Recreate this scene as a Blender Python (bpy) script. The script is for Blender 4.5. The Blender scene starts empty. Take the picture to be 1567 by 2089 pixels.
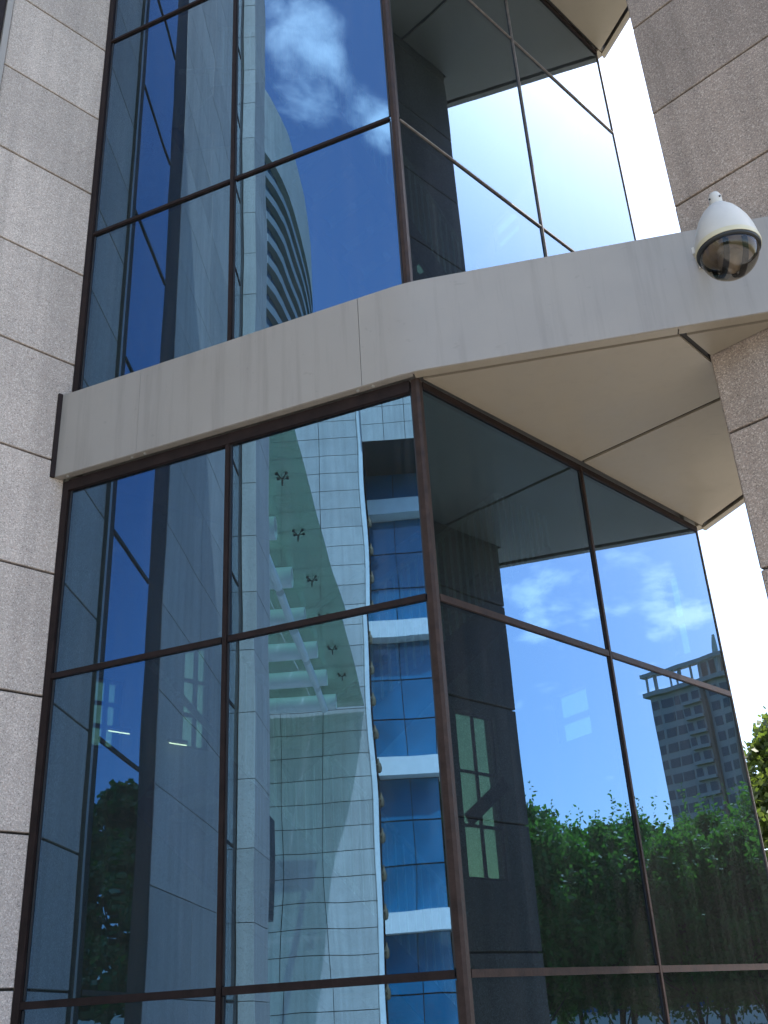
import bpy, bmesh, math, random
from mathutils import Vector, Matrix
from mathutils.noise import noise as pnoise
random.seed(7)
SC = bpy.context.scene
COL = SC.collection
R = math.radians

# ------------------------------------------------------------------ camera
EYE = 1.6
cam_d = bpy.data.cameras.new('camera')
cam = bpy.data.objects.new('camera', cam_d)
COL.objects.link(cam)
PITCH, ROLL = 0.4589, -0.0597
cam_d.sensor_fit = 'VERTICAL'
cam_d.sensor_height = 36.0
cam_d.lens = 36.0 * 2077.18 / 2089.0
cam_d.clip_start = 0.05
cam_d.clip_end = 4000
_up = Vector((0, -math.sin(PITCH), math.cos(PITCH)))
_fw = Vector((0, math.cos(PITCH), math.sin(PITCH)))
_x = Vector((1, 0, 0))
_r = math.cos(ROLL) * _x + math.sin(ROLL) * _up
_u = -math.sin(ROLL) * _x + math.cos(ROLL) * _up
cam.matrix_world = Matrix(((_r.x, _u.x, -_fw.x, 0), (_r.y, _u.y, -_fw.y, 0), (_r.z, _u.z, -_fw.z, EYE), (0, 0, 0, 1)))
SC.camera = cam

# ------------------------------------------------------------------ light
SUN_AZ, SUN_EL = R(65.0), R(60.0)       # azimuth clockwise from +Y
sun_d = bpy.data.lights.new('sun', 'SUN')
sun_d.energy = 3.6
sun_d.angle = R(0.53)
sun_d.color = (1.0, 0.95, 0.87)
sun = bpy.data.objects.new('sun', sun_d)
COL.objects.link(sun)
sdir = Vector((math.sin(SUN_AZ) * math.cos(SUN_EL), math.cos(SUN_AZ) * math.cos(SUN_EL), math.sin(SUN_EL)))
sun.rotation_euler = sdir.to_track_quat('Z', 'Y').to_euler()
sun.location = sdir * 60

world = bpy.data.worlds.new('World')
SC.world = world
world.use_nodes = True
wn = world.node_tree
wn.nodes.clear()
def WN(t, **k):
    n = wn.nodes.new(t)
    for a, b in k.items(): setattr(n, a, b)
    return n
def wl(a, b): wn.links.new(a, b)
w_out = WN('ShaderNodeOutputWorld'); w_bg = WN('ShaderNodeBackground')
w_bg.inputs['Strength'].default_value = 0.15
sky = WN('ShaderNodeTexSky', sky_type='NISHITA', sun_disc=False)
sky.sun_elevation = SUN_EL
sky.sun_rotation = SUN_AZ
sky.altitude = 100
sky.air_density = 1.0
sky.dust_density = 1.7
sky.ozone_density = 2.2
w_tc = WN('ShaderNodeTexCoord')
def wmath(op, a, b=None, clamp=False):
    n = WN('ShaderNodeMath', operation=op, use_clamp=clamp)
    for i, v in enumerate((a, b)):
        if v is None: continue
        if hasattr(v, 'links') or hasattr(v, 'is_linked'): wl(v, n.inputs[i])
        else: n.inputs[i].default_value = v
    return n.outputs[0]
w_sep = WN('ShaderNodeSeparateXYZ'); wl(w_tc.outputs['Generated'], w_sep.inputs[0])
zc = wmath('MAXIMUM', wmath('ADD', w_sep.outputs['Z'], 0.12), 0.05)
w_cmb = WN('ShaderNodeCombineXYZ')
wl(wmath('DIVIDE', w_sep.outputs['X'], zc), w_cmb.inputs[0]); wl(wmath('DIVIDE', w_sep.outputs['Y'], zc), w_cmb.inputs[1])
w_cmb.inputs[2].default_value = 3.7
cn = WN('ShaderNodeTexNoise'); cn.inputs['Scale'].default_value = 4.6; cn.inputs['Detail'].default_value = 10
cn.inputs['Roughness'].default_value = 0.58; cn.inputs['Distortion'].default_value = 0.25
wl(w_cmb.outputs[0], cn.inputs['Vector'])
cover = None
for az, el, rad, amt in ((-132.2, 50.6, 0.068, 0.25), (-137.0, 47, 0.045, 0.2), (78.8, 20, 0.10, 0.22), (71.8, 19.8, 0.075, 0.27), (95, 32, .2, .12), (-60, 35, .25, .1), (175, 40, .25, .1)):
    d = (math.sin(R(az)) * math.cos(R(el)), math.cos(R(az)) * math.cos(R(el)), math.sin(R(el)))
    vd = WN('ShaderNodeVectorMath', operation='DISTANCE'); wl(w_tc.outputs['Generated'], vd.inputs[0]); vd.inputs[1].default_value = d
    f = wmath('MULTIPLY', wmath('SUBTRACT', 1.0, wmath('DIVIDE', vd.outputs['Value'], rad), True), amt)
    cover = f if cover is None else wmath('ADD', cover, f)
cf = wmath('ADD', cn.outputs['Fac'], cover)
cr = WN('ShaderNodeMapRange', interpolation_type='SMOOTHSTEP'); wl(cf, cr.inputs['Value'])
cr.inputs['From Min'].default_value = 0.62; cr.inputs['From Max'].default_value = 0.80; cr.inputs['To Max'].default_value = 0.62
w_mix = WN('ShaderNodeMix', data_type='RGBA'); wl(cr.outputs[0], w_mix.inputs['Factor'])
wl(sky.outputs[0], w_mix.inputs['A']); w_mix.inputs['B'].default_value = (9.5, 9.8, 10.2, 1)
wl(w_mix.outputs['Result'], w_bg.inputs['Color']); wl(w_bg.outputs[0], w_out.inputs[0])

SC.view_settings.view_transform = 'Standard'
SC.view_settings.look = 'None'
SC.view_settings.gamma = 1.0
SC.view_settings.exposure = 1.75
SC.cycles.max_bounces = 9
SC.cycles.glossy_bounces = 5
SC.cycles.transparent_max_bounces = 14
SC.cycles.diffuse_bounces = 3
SC.cycles.caustics_reflective = False
SC.cycles.caustics_refractive = False
SC.cycles.use_denoising = True

# ------------------------------------------------------------------ materials
MATS = {}
def newmat(name):
    m = bpy.data.materials.new(name); m.use_nodes = True
    m.node_tree.nodes.clear(); MATS[name] = m
    return m
class NT:
    def __init__(s, m): s.t = m.node_tree
    def n(s, typ, ins=None, **k):
        o = s.t.nodes.new(typ)
        for a, b in k.items(): setattr(o, a, b)
        for a, b in (ins or {}).items():
            sock = o.inputs[a]
            if hasattr(b, 'is_linked'): s.t.links.new(b, sock)
            else: sock.default_value = b
        return o
    def math(s, op, a, b=0.0, c=None, clamp=False):
        o = s.n('ShaderNodeMath', {0: a, 1: b}, operation=op, use_clamp=clamp)
        if c is not None: o.inputs[2].default_value = c
        return o.outputs[0]
    def mix(s, f, a, b, mode='MIX'):
        o = s.n('ShaderNodeMix', {'Factor': f, 'A': a, 'B': b}, data_type='RGBA', blend_type=mode)
        return o.outputs['Result']
    def ramp(s, f, lo, hi, tlo=0.0, thi=1.0):
        return s.n('ShaderNodeMapRange', {'Value': f, 'From Min': lo, 'From Max': hi, 'To Min': tlo, 'To Max': thi}).outputs[0]
    def out(s, sh): s.n('ShaderNodeOutputMaterial', {'Surface': sh})
def c4(c): return (c[0], c[1], c[2], 1)

def mat_plain(name, col, rough=0.5, metal=0.0, var=0.12, scale=3.0, spec=0.5, bump=0.0, bscale=40):
    m = newmat(name); t = NT(m)
    tc = t.n('ShaderNodeTexCoord'); nz = t.n('ShaderNodeTexNoise', {'Vector': tc.outputs['Object'], 'Scale': scale, 'Detail': 5.0, 'Roughness': .6})
    f = t.ramp(nz.outputs['Fac'], .3, .7, 1 - var, 1 + var)
    mul = t.n('ShaderNodeVectorMath', {0: col, 'Scale': f}, operation='SCALE')
    b = t.n('ShaderNodeBsdfPrincipled', {'Base Color': mul.outputs[0], 'Roughness': t.ramp(nz.outputs['Fac'], .3, .7, rough - .08, rough + .08), 'Metallic': metal, 'Specular IOR Level': spec})
    if bump:
        nb = t.n('ShaderNodeTexNoise', {'Vector': tc.outputs['Object'], 'Scale': bscale, 'Detail': 4.0})
        bp = t.n('ShaderNodeBump', {'Height': nb.outputs['Fac'], 'Strength': bump, 'Distance': .01}); t.t.links.new(bp.outputs[0], b.inputs['Normal'])
    t.out(b.outputs[0]); return m

def mat_granite(name, base, dark, light, coarse=70):
    m = newmat(name); t = NT(m)
    geo = t.n('ShaderNodeNewGeometry'); oi = t.n('ShaderNodeObjectInfo')
    P = geo.outputs['Position']
    n1 = t.n('ShaderNodeTexNoise', {'Vector': P, 'Scale': coarse, 'Detail': 3.0, 'Roughness': .7})
    vo = t.n('ShaderNodeTexVoronoi', {'Vector': P, 'Scale': coarse * 1.25, 'Randomness': 1.0})
    vs = t.n('ShaderNodeSeparateColor', {0: vo.outputs['Color']})
    n2 = t.n('ShaderNodeTexNoise', {'Vector': P, 'Scale': 1.1, 'Detail': 5.0, 'Roughness': .6})
    c = t.mix(t.ramp(n1.outputs['Fac'], .42, .62), c4(dark), c4(base))
    c = t.mix(t.ramp(vs.outputs[0], .72, .95), c, c4(light))
    c = t.mix(t.ramp(vs.outputs[1], .9, .97, 0, .7), c, c4([x * .45 for x in dark]))
    c = t.mix(t.ramp(vs.outputs[2], .8, .95, 0, .35), c, (base[0] * 1.1, base[1] * .93, base[2] * .84, 1))
    # weather and panel-to-panel difference
    f = t.math('MULTIPLY', t.ramp(n2.outputs['Fac'], .3, .7, .9, 1.07), t.ramp(oi.outputs['Random'], 0, 1, .88, 1.06))
    mp = t.n('ShaderNodeMapping', {'Vector': P, 'Scale': (5.0, 5.0, .18)})
    n3 = t.n('ShaderNodeTexNoise', {'Vector': mp.outputs[0], 'Scale': 1.2, 'Detail': 4.0})
    f = t.math('MULTIPLY', f, t.ramp(n3.outputs['Fac'], .35, .62, .86, 1.03))
    cc = t.n('ShaderNodeVectorMath', {0: c, 'Scale': f}, operation='SCALE')
    b = t.n('ShaderNodeBsdfPrincipled', {'Base Color': cc.outputs[0], 'Roughness': .62, 'Specular IOR Level': .35})
    bp = t.n('ShaderNodeBump', {'Height': n1.outputs['Fac'], 'Strength': .35, 'Distance': .004}); t.t.links.new(bp.outputs[0], b.inputs['Normal'])
    t.out(b.outputs[0]); return m

def mat_panel(name, col, rough=.38, streak=.13):
    m = newmat(name); t = NT(m)
    geo = t.n('ShaderNodeNewGeometry'); P = geo.outputs['Position']
    oi = t.n('ShaderNodeObjectInfo')
    mp = t.n('ShaderNodeMapping', {'Vector': P, 'Scale': (9.0, 9.0, .5)})
    s1 = t.n('ShaderNodeTexNoise', {'Vector': mp.outputs[0], 'Scale': 1.0, 'Detail': 6.0, 'Roughness': .65})
    n2 = t.n('ShaderNodeTexNoise', {'Vector': P, 'Scale': 1.7, 'Detail': 6.0, 'Roughness': .6})
    sc = t.n('ShaderNodeMapping', {'Vector': P, 'Rotation': (.5, .3, .8), 'Scale': (3, 40, 18)})
    n3 = t.n('ShaderNodeTexNoise', {'Vector': sc.outputs[0], 'Scale': 1.0, 'Detail': 2.0})
    f = t.math('MULTIPLY', t.ramp(s1.outputs['Fac'], .5, .72, 1.0, 1 - streak), t.ramp(n2.outputs['Fac'], .3, .7, .95, 1.04))
    f = t.math('MULTIPLY', f, t.ramp(n3.outputs['Fac'], .7, .76, 1.0, .9))
    f = t.math('MULTIPLY', f, t.ramp(oi.outputs['Random'], 0, 1, .97, 1.03))
    cc = t.n('ShaderNodeVectorMath', {0: col, 'Scale': f}, operation='SCALE')
    b = t.n('ShaderNodeBsdfPrincipled', {'Base Color': cc.outputs[0], 'Roughness': t.ramp(n2.outputs['Fac'], .3, .7, rough - .06, rough + .08), 'Specular IOR Level': .5})
    bp = t.n('ShaderNodeBump', {'Height': n2.outputs['Fac'], 'Strength': .12, 'Distance': .02}); t.t.links.new(bp.outputs[0], b.inputs['Normal'])
    t.out(b.outputs[0]); return m

def mat_glass(name, f0, trans, wob=.0016, scale=1.25, dirt=.02, power=5.0):
    """coated solar glass: angle-dependent tinted mirror + tinted view through, slightly wavy"""
    m = newmat(name); t = NT(m)
    geo = t.n('ShaderNodeNewGeometry'); P = geo.outputs['Position']
    oi = t.n('ShaderNodeObjectInfo')
    off = t.n('ShaderNodeVectorMath', {0: P, 1: (0, 0, 0)}, operation='ADD')
    cx = t.n('ShaderNodeCombineXYZ', {0: t.math('MULTIPLY', oi.outputs['Random'], 37.0), 1: 0.0, 2: 0.0}); t.t.links.new(cx.outputs[0], off.inputs[1])
    mp = t.n('ShaderNodeMapping', {'Vector': off.outputs[0], 'Scale': (1.5, 1.5, .6)})
    nz = t.n('ShaderNodeTexNoise', {'Vector': mp.outputs[0], 'Scale': scale, 'Detail': 1.2, 'Roughness': .4})
    bp = t.n('ShaderNodeBump', {'Height': nz.outputs['Fac'], 'Strength': 1.0, 'Distance': wob})
    lw = t.n('ShaderNodeLayerWeight', {'Blend': .5})
    k = t.math('POWER', lw.outputs['Facing'], power)
    fc = t.mix(k, c4(f0), (1, 1, 1, 1))
    gl = t.n('ShaderNodeBsdfGlossy', {'Color': fc, 'Roughness': 0.0, 'Normal': bp.outputs[0]}, distribution='GGX')
    inv = t.n('ShaderNodeMix', {'Factor': 1.0, 'A': (1, 1, 1, 1), 'B': fc}, data_type='RGBA', blend_type='SUBTRACT').outputs['Result']
    tcol = t.mix(1.0, inv, c4(trans), 'MULTIPLY')
    tr = t.n('ShaderNodeBsdfTransparent', {'Color': tcol})
    ad = t.n('ShaderNodeAddShader'); t.t.links.new(gl.outputs[0], ad.inputs[0]); t.t.links.new(tr.outputs[0], ad.inputs[1])
    md = t.n('ShaderNodeMapping', {'Vector': P, 'Scale': (5.0, 5.0, .35)})
    nd = t.n('ShaderNodeTexNoise', {'Vector': md.outputs[0], 'Scale': 1.6, 'Detail': 7.0, 'Roughness': .7})
    d0 = t.n('ShaderNodeBsdfDiffuse', {'Color': (.5, .48, .45, 1)}); d1 = t.n('ShaderNodeBsdfGlossy', {'Color': (.8, .8, .8, 1), 'Roughness': .42})
    df = t.n('ShaderNodeMixShader', {0: .35}); t.t.links.new(d0.outputs[0], df.inputs[1]); t.t.links.new(d1.outputs[0], df.inputs[2])
    mx = t.n('ShaderNodeMixShader', {0: t.ramp(nd.outputs['Fac'], .45, .75, dirt * .8, dirt * 2)}); t.t.links.new(ad.outputs[0], mx.inputs[1]); t.t.links.new(df.outputs[0], mx.inputs[2])
    t.out(mx.outputs[0]); return m

def mat_clear(name, col):
    m = newmat(name); t = NT(m); t.out(t.n('ShaderNodeBsdfTransparent', {'Color': c4(col)}).outputs[0]); return m

def mat_leaf(name, c1, c2):
    m = newmat(name); t = NT(m)
    geo = t.n('ShaderNodeNewGeometry')
    nz = t.n('ShaderNodeTexNoise', {'Vector': geo.outputs['Position'], 'Scale': .9, 'Detail': 3.0})
    f = t.math('ADD', t.math('MULTIPLY', geo.outputs['Random Per Island'], .6), t.math('MULTIPLY', nz.outputs['Fac'], .5))
    c = t.mix(f, c4(c1), c4(c2))
    d = t.n('ShaderNodeBsdfPrincipled', {'Base Color': c, 'Roughness': .5, 'Specular IOR Level': .35})
    tl = t.n('ShaderNodeBsdfTranslucent', {'Color': t.mix(1.0, c, (1.25, 1.4, .6, 1), 'MULTIPLY')})
    mx = t.n('ShaderNodeMixShader', {0: .55}); t.t.links.new(d.outputs[0], mx.inputs[1]); t.t.links.new(tl.outputs[0], mx.inputs[2])
    t.out(mx.outputs[0]); return m

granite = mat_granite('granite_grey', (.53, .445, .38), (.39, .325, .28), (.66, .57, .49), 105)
granite_pier = mat_granite('granite_brown_shaded', (.345, .275, .225), (.235, .188, .152), (.47, .39, .325), 105)  # same granite, the pier's deeper shade put into a darker brown
granite_far = mat_granite('granite_pale', (.58, .54, .48), (.51, .475, .42), (.65, .61, .545), 75)
alu = mat_panel('panel_grey', (.262, .236, .203), .38, .2)
alu_soffit = mat_panel('panel_soffit', (.245, .207, .152), .42, .05)  # same panel, warm bounce from the ground tinted into its base colour
bronze = mat_plain('bronze_frame', (.017, .0105, .009), .6, .0, .35, 9, .15, .25, 60)
bronze_l = mat_plain('bronze_paler', (.036, .0225, .018), .6, .0, .4, 14, .2, .3, 60)  # paler, more mottled bronze for the corner post and right-hand frames
sealant = mat_plain('sealant', (.025, .018, .014), .8, 0, .4, 20)
gasket_rub = mat_plain('rubber_gasket', (.012, .012, .013), .6)
seal_sunlit = mat_plain('sealant_sunlit', (.16, .135, .115), .6, 0, .4, 20)  # sealant grey, paled to paint sunlight onto the upper right joints
core_m = mat_plain('joint_backing', (.03, .027, .025), .9)
glass_front = mat_glass('solar_glass', (.082, .165, .268), (.085, .135, .105), .0013)
glass_low = mat_glass('window_glass_blue', (.10, .22, .34), (.12, .2, .22), .0012)
glass_tower = mat_plain('tower_glass_blue', (.014, .135, .25), .07, 0, .35, .25, .9)  # blue glass, its bright reflection painted in as body colour
glass_canopy = mat_glass('canopy_glass_green', (.05, .07, .06), (.54, .68, .56), .001, 1.25, .14)
glass_clear = mat_glass('clear_window_glass', (.06, .07, .07), (.36, .50, .42), .0006)
back_clear = mat_clear('glass_back', (1, 1, 1))
inner_wall = mat_plain('plaster_inside', (.34, .33, .29), .8, 0, .06)
slab_m = mat_plain('concrete_slab', (.30, .29, .27), .85, 0, .1)
floor_in = mat_plain('floor_inside', (.2, .18, .16), .4, 0, .1)
white_paint = mat_plain('white_paint', (.80, .80, .77), .4, 0, .06)
louvre_m = mat_plain('louvre_grey', (.26, .27, .26), .5, 0, .1, .5)
steel = mat_plain('steel_rail', (.55, .55, .53), .3, .6, .06)
dark_metal = mat_plain('dark_metal', (.03, .03, .032), .5, .3)
ornament_m = mat_plain('lamp_bronze', (.16, .11, .06), .5, .3)
shell_m = mat_plain('camera_shell', (.47, .45, .405), .55, 0, .06, 8)
gasket_m = mat_plain('camera_gasket', (.012, .013, .013), .55)
cream_m = mat_plain('camera_ring', (.46, .42, .29), .4, 0, .1)
bark = mat_plain('bark', (.09, .07, .05), .9, 0, .3, 12, .2, .5, 20)
leaf_a = mat_leaf('leaf_willow', (.040, .115, .026), (.10, .215, .05))
leaf_b = mat_leaf('leaf_dark', (.025, .07, .022), (.06, .13, .035))
leaf_c = mat_leaf('leaf_sunny', (.055, .085, .02), (.10, .12, .035))
hedge_m = mat_leaf('leaf_hedge', (.025, .06, .018), (.05, .10, .025))
tower_wall = mat_plain('tower_render', (.36, .35, .33), .8, 0, .1, .3)
tower_brown = mat_plain('tower_brown', (.22, .14, .10), .8, 0, .1, .3)
tower_win = mat_plain('tower_window', (.04, .055, .06), .15, 0, .3, .2, .6)
green_net = mat_plain('tower_screen', (.33, .42, .36), .8, 0, .1, .3)
white_wall = mat_plain('white_wall', (.68, .68, .66), .7, 0, .06, 1)

def mat_paving():
    m = newmat('paving'); t = NT(m)
    geo = t.n('ShaderNodeNewGeometry'); P = geo.outputs['Position']
    br = t.n('ShaderNodeTexBrick', {'Vector': P, 'Color1': (.46, .44, .41, 1), 'Color2': (.40, .385, .36, 1), 'Mortar': (.2, .19, .18, 1), 'Scale': 1.0, 'Mortar Size': .008, 'Brick Width': .8, 'Row Height': .8}, offset=0.0)
    nz = t.n('ShaderNodeTexNoise', {'Vector': P, 'Scale': .5, 'Detail': 8.0})
    c = t.mix(t.ramp(nz.outputs['Fac'], .35, .7, 0, .4), br.outputs['Color'], (.3, .28, .25, 1))
    b = t.n('ShaderNodeBsdfPrincipled', {'Base Color': c, 'Roughness': .75}); t.out(b.outputs[0]); return m
paving_m = mat_paving()
grass_m = mat_plain('grass_ground', (.05, .085, .025), .9, 0, .35, 2)
road_m = mat_plain('asphalt', (.055, .055, .056), .85, 0, .2, 2)

# ------------------------------------------------------------------ mesh helpers
ORG = {}
class MB:
    def __init__(s): s.v = []; s.f = []; s.m = []
    def add(s, vs, fs, mi=0):
        o = len(s.v); s.v += [tuple(v) for v in vs]
        for f in fs: s.f.append(tuple(i + o for i in f)); s.m.append(mi)
        return s
    def hexa(s, b, t, mi=0):      # two loops of n points
        n = len(b)
        fs = [tuple(range(n - 1, -1, -1)), tuple(range(n, 2 * n))] + [(i, (i + 1) % n, n + (i + 1) % n, n + i) for i in range(n)]
        return s.add(list(b) + list(t), fs, mi)
    def prism(s, poly, z0, z1, mi=0):
        a = sum(poly[i][0] * poly[(i + 1) % len(poly)][1] - poly[(i + 1) % len(poly)][0] * poly[i][1] for i in range(len(poly)))
        if a < 0: poly = poly[::-1]
        return s.hexa([(p[0], p[1], z0) for p in poly], [(p[0], p[1], z1) for p in poly], mi)
    def obox(s, o, ex, ey, x0, x1, y0, y1, z0, z1, mi=0):   # box in a turned frame
        P = lambda a, b: (o[0] + ex[0] * a + ey[0] * b, o[1] + ex[1] * a + ey[1] * b)
        return s.prism([P(x0, y0), P(x1, y0), P(x1, y1), P(x0, y1)], z0, z1, mi)
    def tube(s, a, b, r, n=8, r2=None, mi=0):
        a, b = Vector(a), Vector(b); d = (b - a).normalized()
        x = d.orthogonal().normalized(); y = d.cross(x); r2 = r if r2 is None else r2
        A = [a + (x * math.cos(k * 2 * math.pi / n) + y * math.sin(k * 2 * math.pi / n)) * r for k in range(n)]
        B = [b + (x * math.cos(k * 2 * math.pi / n) + y * math.sin(k * 2 * math.pi / n)) * r2 for k in range(n)]
        return s.hexa(A, B, mi)
    def bar(s, a, b, w, h, mi=0):  # rectangular bar between two points, w horizontal, h vertical-ish
        a, b = Vector(a), Vector(b); d = (b - a).normalized()
        x = d.cross(Vector((0, 0, 1)));  x = x.normalized() if x.length > 1e-4 else Vector((1, 0, 0)); y = x.cross(d)
        L = [(-w / 2, -h / 2), (w / 2, -h / 2), (w / 2, h / 2), (-w / 2, h / 2)]
        return s.hexa([a + x * p + y * q for p, q in L], [b + x * p + y * q for p, q in L], mi)
    def lathe(s, c, prof, n=32, mi=0):
        vs = []; fs = []
        for r, z in prof:
            for k in range(n):
                t = 2 * math.pi * k / n; vs.append((c[0] + r * math.cos(t), c[1] + r * math.sin(t), c[2] + z))
        for i in range(len(prof) - 1):
            for k in range(n):
                fs.append((i * n + k, i * n + (k + 1) % n, (i + 1) * n + (k + 1) % n, (i + 1) * n + k))
        return s.add(vs, fs, mi)
    def mesh(s, name, mats, org=(0, 0, 0), smooth=False):
        me = bpy.data.meshes.new(name)
        me.from_pydata([(v[0] - org[0], v[1] - org[1], v[2] - org[2]) for v in s.v], [], s.f)
        for m in (mats if isinstance(mats, (list, tuple)) else [mats]): me.materials.append(m)
        if any(s.m): me.polygons.foreach_set('material_index', s.m)
        bm = bmesh.new(); bm.from_mesh(me); bmesh.ops.recalc_face_normals(bm, faces=bm.faces); bm.to_mesh(me); bm.free()
        if smooth:
            me.polygons.foreach_set('use_smooth', [True] * len(me.polygons))
            try: me.set_sharp_from_angle(angle=R(35))
            except Exception: pass
        me.update(); return me

def link(name, me, loc, parent=None, rotz=0.0):
    o = bpy.data.objects.new(name, me); COL.objects.link(o)
    po = ORG.get(parent.name, (0, 0, 0)) if parent else (0, 0, 0)
    o.location = (loc[0] - po[0], loc[1] - po[1], loc[2] - po[2]); o.rotation_euler = (0, 0, rotz)
    if parent: o.parent = parent
    ORG[o.name] = tuple(loc)
    return o
def part(name, mb, mats, parent=None, smooth=False, org=None):
    if org is None:
        n = len(mb.v); org = tuple(sum(v[i] for v in mb.v) / n for i in range(3))
    return link(name, mb.mesh(name, mats, org, smooth), org, parent)
def thing(name, label, cat, loc, group=None):
    o = bpy.data.objects.new(name, None); COL.objects.link(o); o.location = loc; o.empty_display_size = .2
    ORG[o.name] = tuple(loc); tag(o, label, cat, group); return o
def tag(o, label=None, cat=None, group=None, kind=None):
    if label: o['label'] = label
    if cat: o['category'] = cat
    if group: o['group'] = group
    if kind: o['kind'] = kind
    return o
PCACHE = {}
def slab_panel(w, h, mat, t=.03, ch=.004, gap=.009):
    """one stone slab, face towards local -Y, origin at lower left of its cell"""
    key = (round(w, 3), round(h, 3), mat.name, t, gap)
    if key not in PCACHE:
        g = gap / 2; x0, x1, z0, z1 = g, w - g, g, h - g
        v = [(x0, t, z0), (x1, t, z0), (x1, t, z1), (x0, t, z1), (x0, ch, z0), (x1, ch, z0), (x1, ch, z1), (x0, ch, z1),
             (x0 + ch, 0, z0 + ch), (x1 - ch, 0, z0 + ch), (x1 - ch, 0, z1 - ch), (x0 + ch, 0, z1 - ch)]
        f = [(0, 3, 2, 1), (8, 9, 10, 11)] + [(a, (a + 1) % 4, 4 + (a + 1) % 4, 4 + a) for a in range(4)] + [(4 + a, 4 + (a + 1) % 4, 8 + (a + 1) % 4, 8 + a) for a in range(4)]
        mb = MB().add(v, f); PCACHE[key] = mb.mesh('stone_slab', mat)
    return PCACHE[key]
def clad(parent, p0, d, widths, zs, mat, t=.03, jit=.0015, gap=.009, name='stone_panel'):
    """slabs on a wall: p0 = start on the outer face, d = unit direction along it with the outside on its right"""
    rz = math.atan2(d[1], d[0]); a = 0.0
    n = (d[1], -d[0])
    for w in widths:
        for z0, z1 in zip(zs[:-1], zs[1:]):
            q = random.uniform(-jit, jit)
            link(name, slab_panel(w, z1 - z0, mat, t, .004, gap), (p0[0] + d[0] * a + n[0] * q, p0[1] + d[1] * a + n[1] * q, z0), parent, rz)
        a += w

# ------------------------------------------------------------------ plan of the place
G = 0.762
U = (math.sin(G), math.cos(G)); V = (-U[1], U[0]); NV = (-V[0], -V[1]); NU = (-U[0], -U[1])
PC = (0.281, 6.0)
AL = -1.1761
DL = (math.sin(AL), math.cos(AL)); NL = (DL[1] * -1, DL[0])
if NL[1] > 0: NL = (-NL[0], -NL[1])
NR = NV
LL, LR = 3.06, 3.845
def pt(o, *ds):
    x, y = o
    for d, k in ds: x += d[0] * k; y += d[1] * k
    return (x, y)
LE = pt(PC, (DL, LL)); RE = pt(PC, (U, LR))
BK = pt(LE, (U, 5.6))                       # back corner of the glass pavilion
ZC, ZB, ZT, ZF = 1.78, 3.955, 5.60, 6.36
ZU, ZU2, ZT2, ZF2, ZTOP = 8.13, 10.68, 12.07, 12.83, 18.6
PE = (2.341, 5.975); PW = 1.33

# ------------------------------------------------------------------ ground
g = MB().prism([(-900, -900), (1200, -900), (1200, 1200), (-900, 1200)], -.5, 0)
tag(part('ground', g, grass_m, org=(0, 0, 0)), kind='structure')
pv = MB().obox((0, 0), U, NV, -75, 30, -35, 17, -.05, .02)
tag(part('plaza_paving', pv, paving_m, org=(0, 0, 0)), kind='structure')
rd = MB().obox((0, 0), U, NV, -300, 300, 48, 58, -.05, .012)
tag(part('road', rd, road_m, org=(0, 0, 0)), kind='structure')

# ------------------------------------------------------------------ glass pavilion
pav = thing('glass_building', 'blue glass corner building with grey fascia band and beige soffit between stone piers', 'building', (PC[0], PC[1], 0))
def pane(o, d, n, s0, s1, z0, z1, mat, parent, th=.014, name='glass_pane', inset=.0):
    P = lambda s, k: pt(o, (d, s), (n, k))
    a, b, c, e = P(s0, 0), P(s1, 0), P(s1, -th), P(s0, -th)
    mb = MB()
    k1, k2 = (random.uniform(-.0017, .0017) for _ in range(2)); wd, ht = (s1 - s0) / 2, (z1 - z0) / 2
    def sh(q, i, j): return pt(q, (n, k1 * wd * i + k2 * ht * j))
    a, b = (a, b)
    a0_, b0_, a1_, b1_ = sh(a, -1, -1), sh(b, 1, -1), sh(a, -1, 1), sh(b, 1, 1)
    vs = [(a0_[0], a0_[1], z0), (b0_[0], b0_[1], z0), (b1_[0], b1_[1], z1), (a1_[0], a1_[1], z1), (e[0], e[1], z0), (c[0], c[1], z0), (c[0], c[1], z1), (e[0], e[1], z1)]
    mb.add(vs, [(0, 1, 2, 3)], 0); mb.f += [(4, 7, 6, 5)]; mb.m += [1]
    mb.f += [(0, 4, 5, 1), (1, 5, 6, 2), (2, 6, 7, 3), (3, 7, 4, 0)]; mb.m += [2] * 4
    return part(name, mb, [mat, back_clear, sealant], parent)
rows_low = [(.12, ZC), (ZC, ZB), (ZB, ZT - .05)]
rows_up = [(ZF - .12, ZU), (ZU, ZU2), (ZU2, ZT2 - .05)]
rows_top = [(ZF2 - .1, 15.4), (15.4, ZTOP - .1)]
for d, n, cuts in ((DL, NL, (0, 1.528, LL)), (U, NR, (0, 1.955, LR))):
    for z0, z1 in rows_low + rows_up + rows_top:
        for s0, s1 in zip(cuts[:-1], cuts[1:]):
            pane(PC, d, n, s0 + .008, s1 - .008, z0 + .006, z1 - .006, glass_front, pav)
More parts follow.
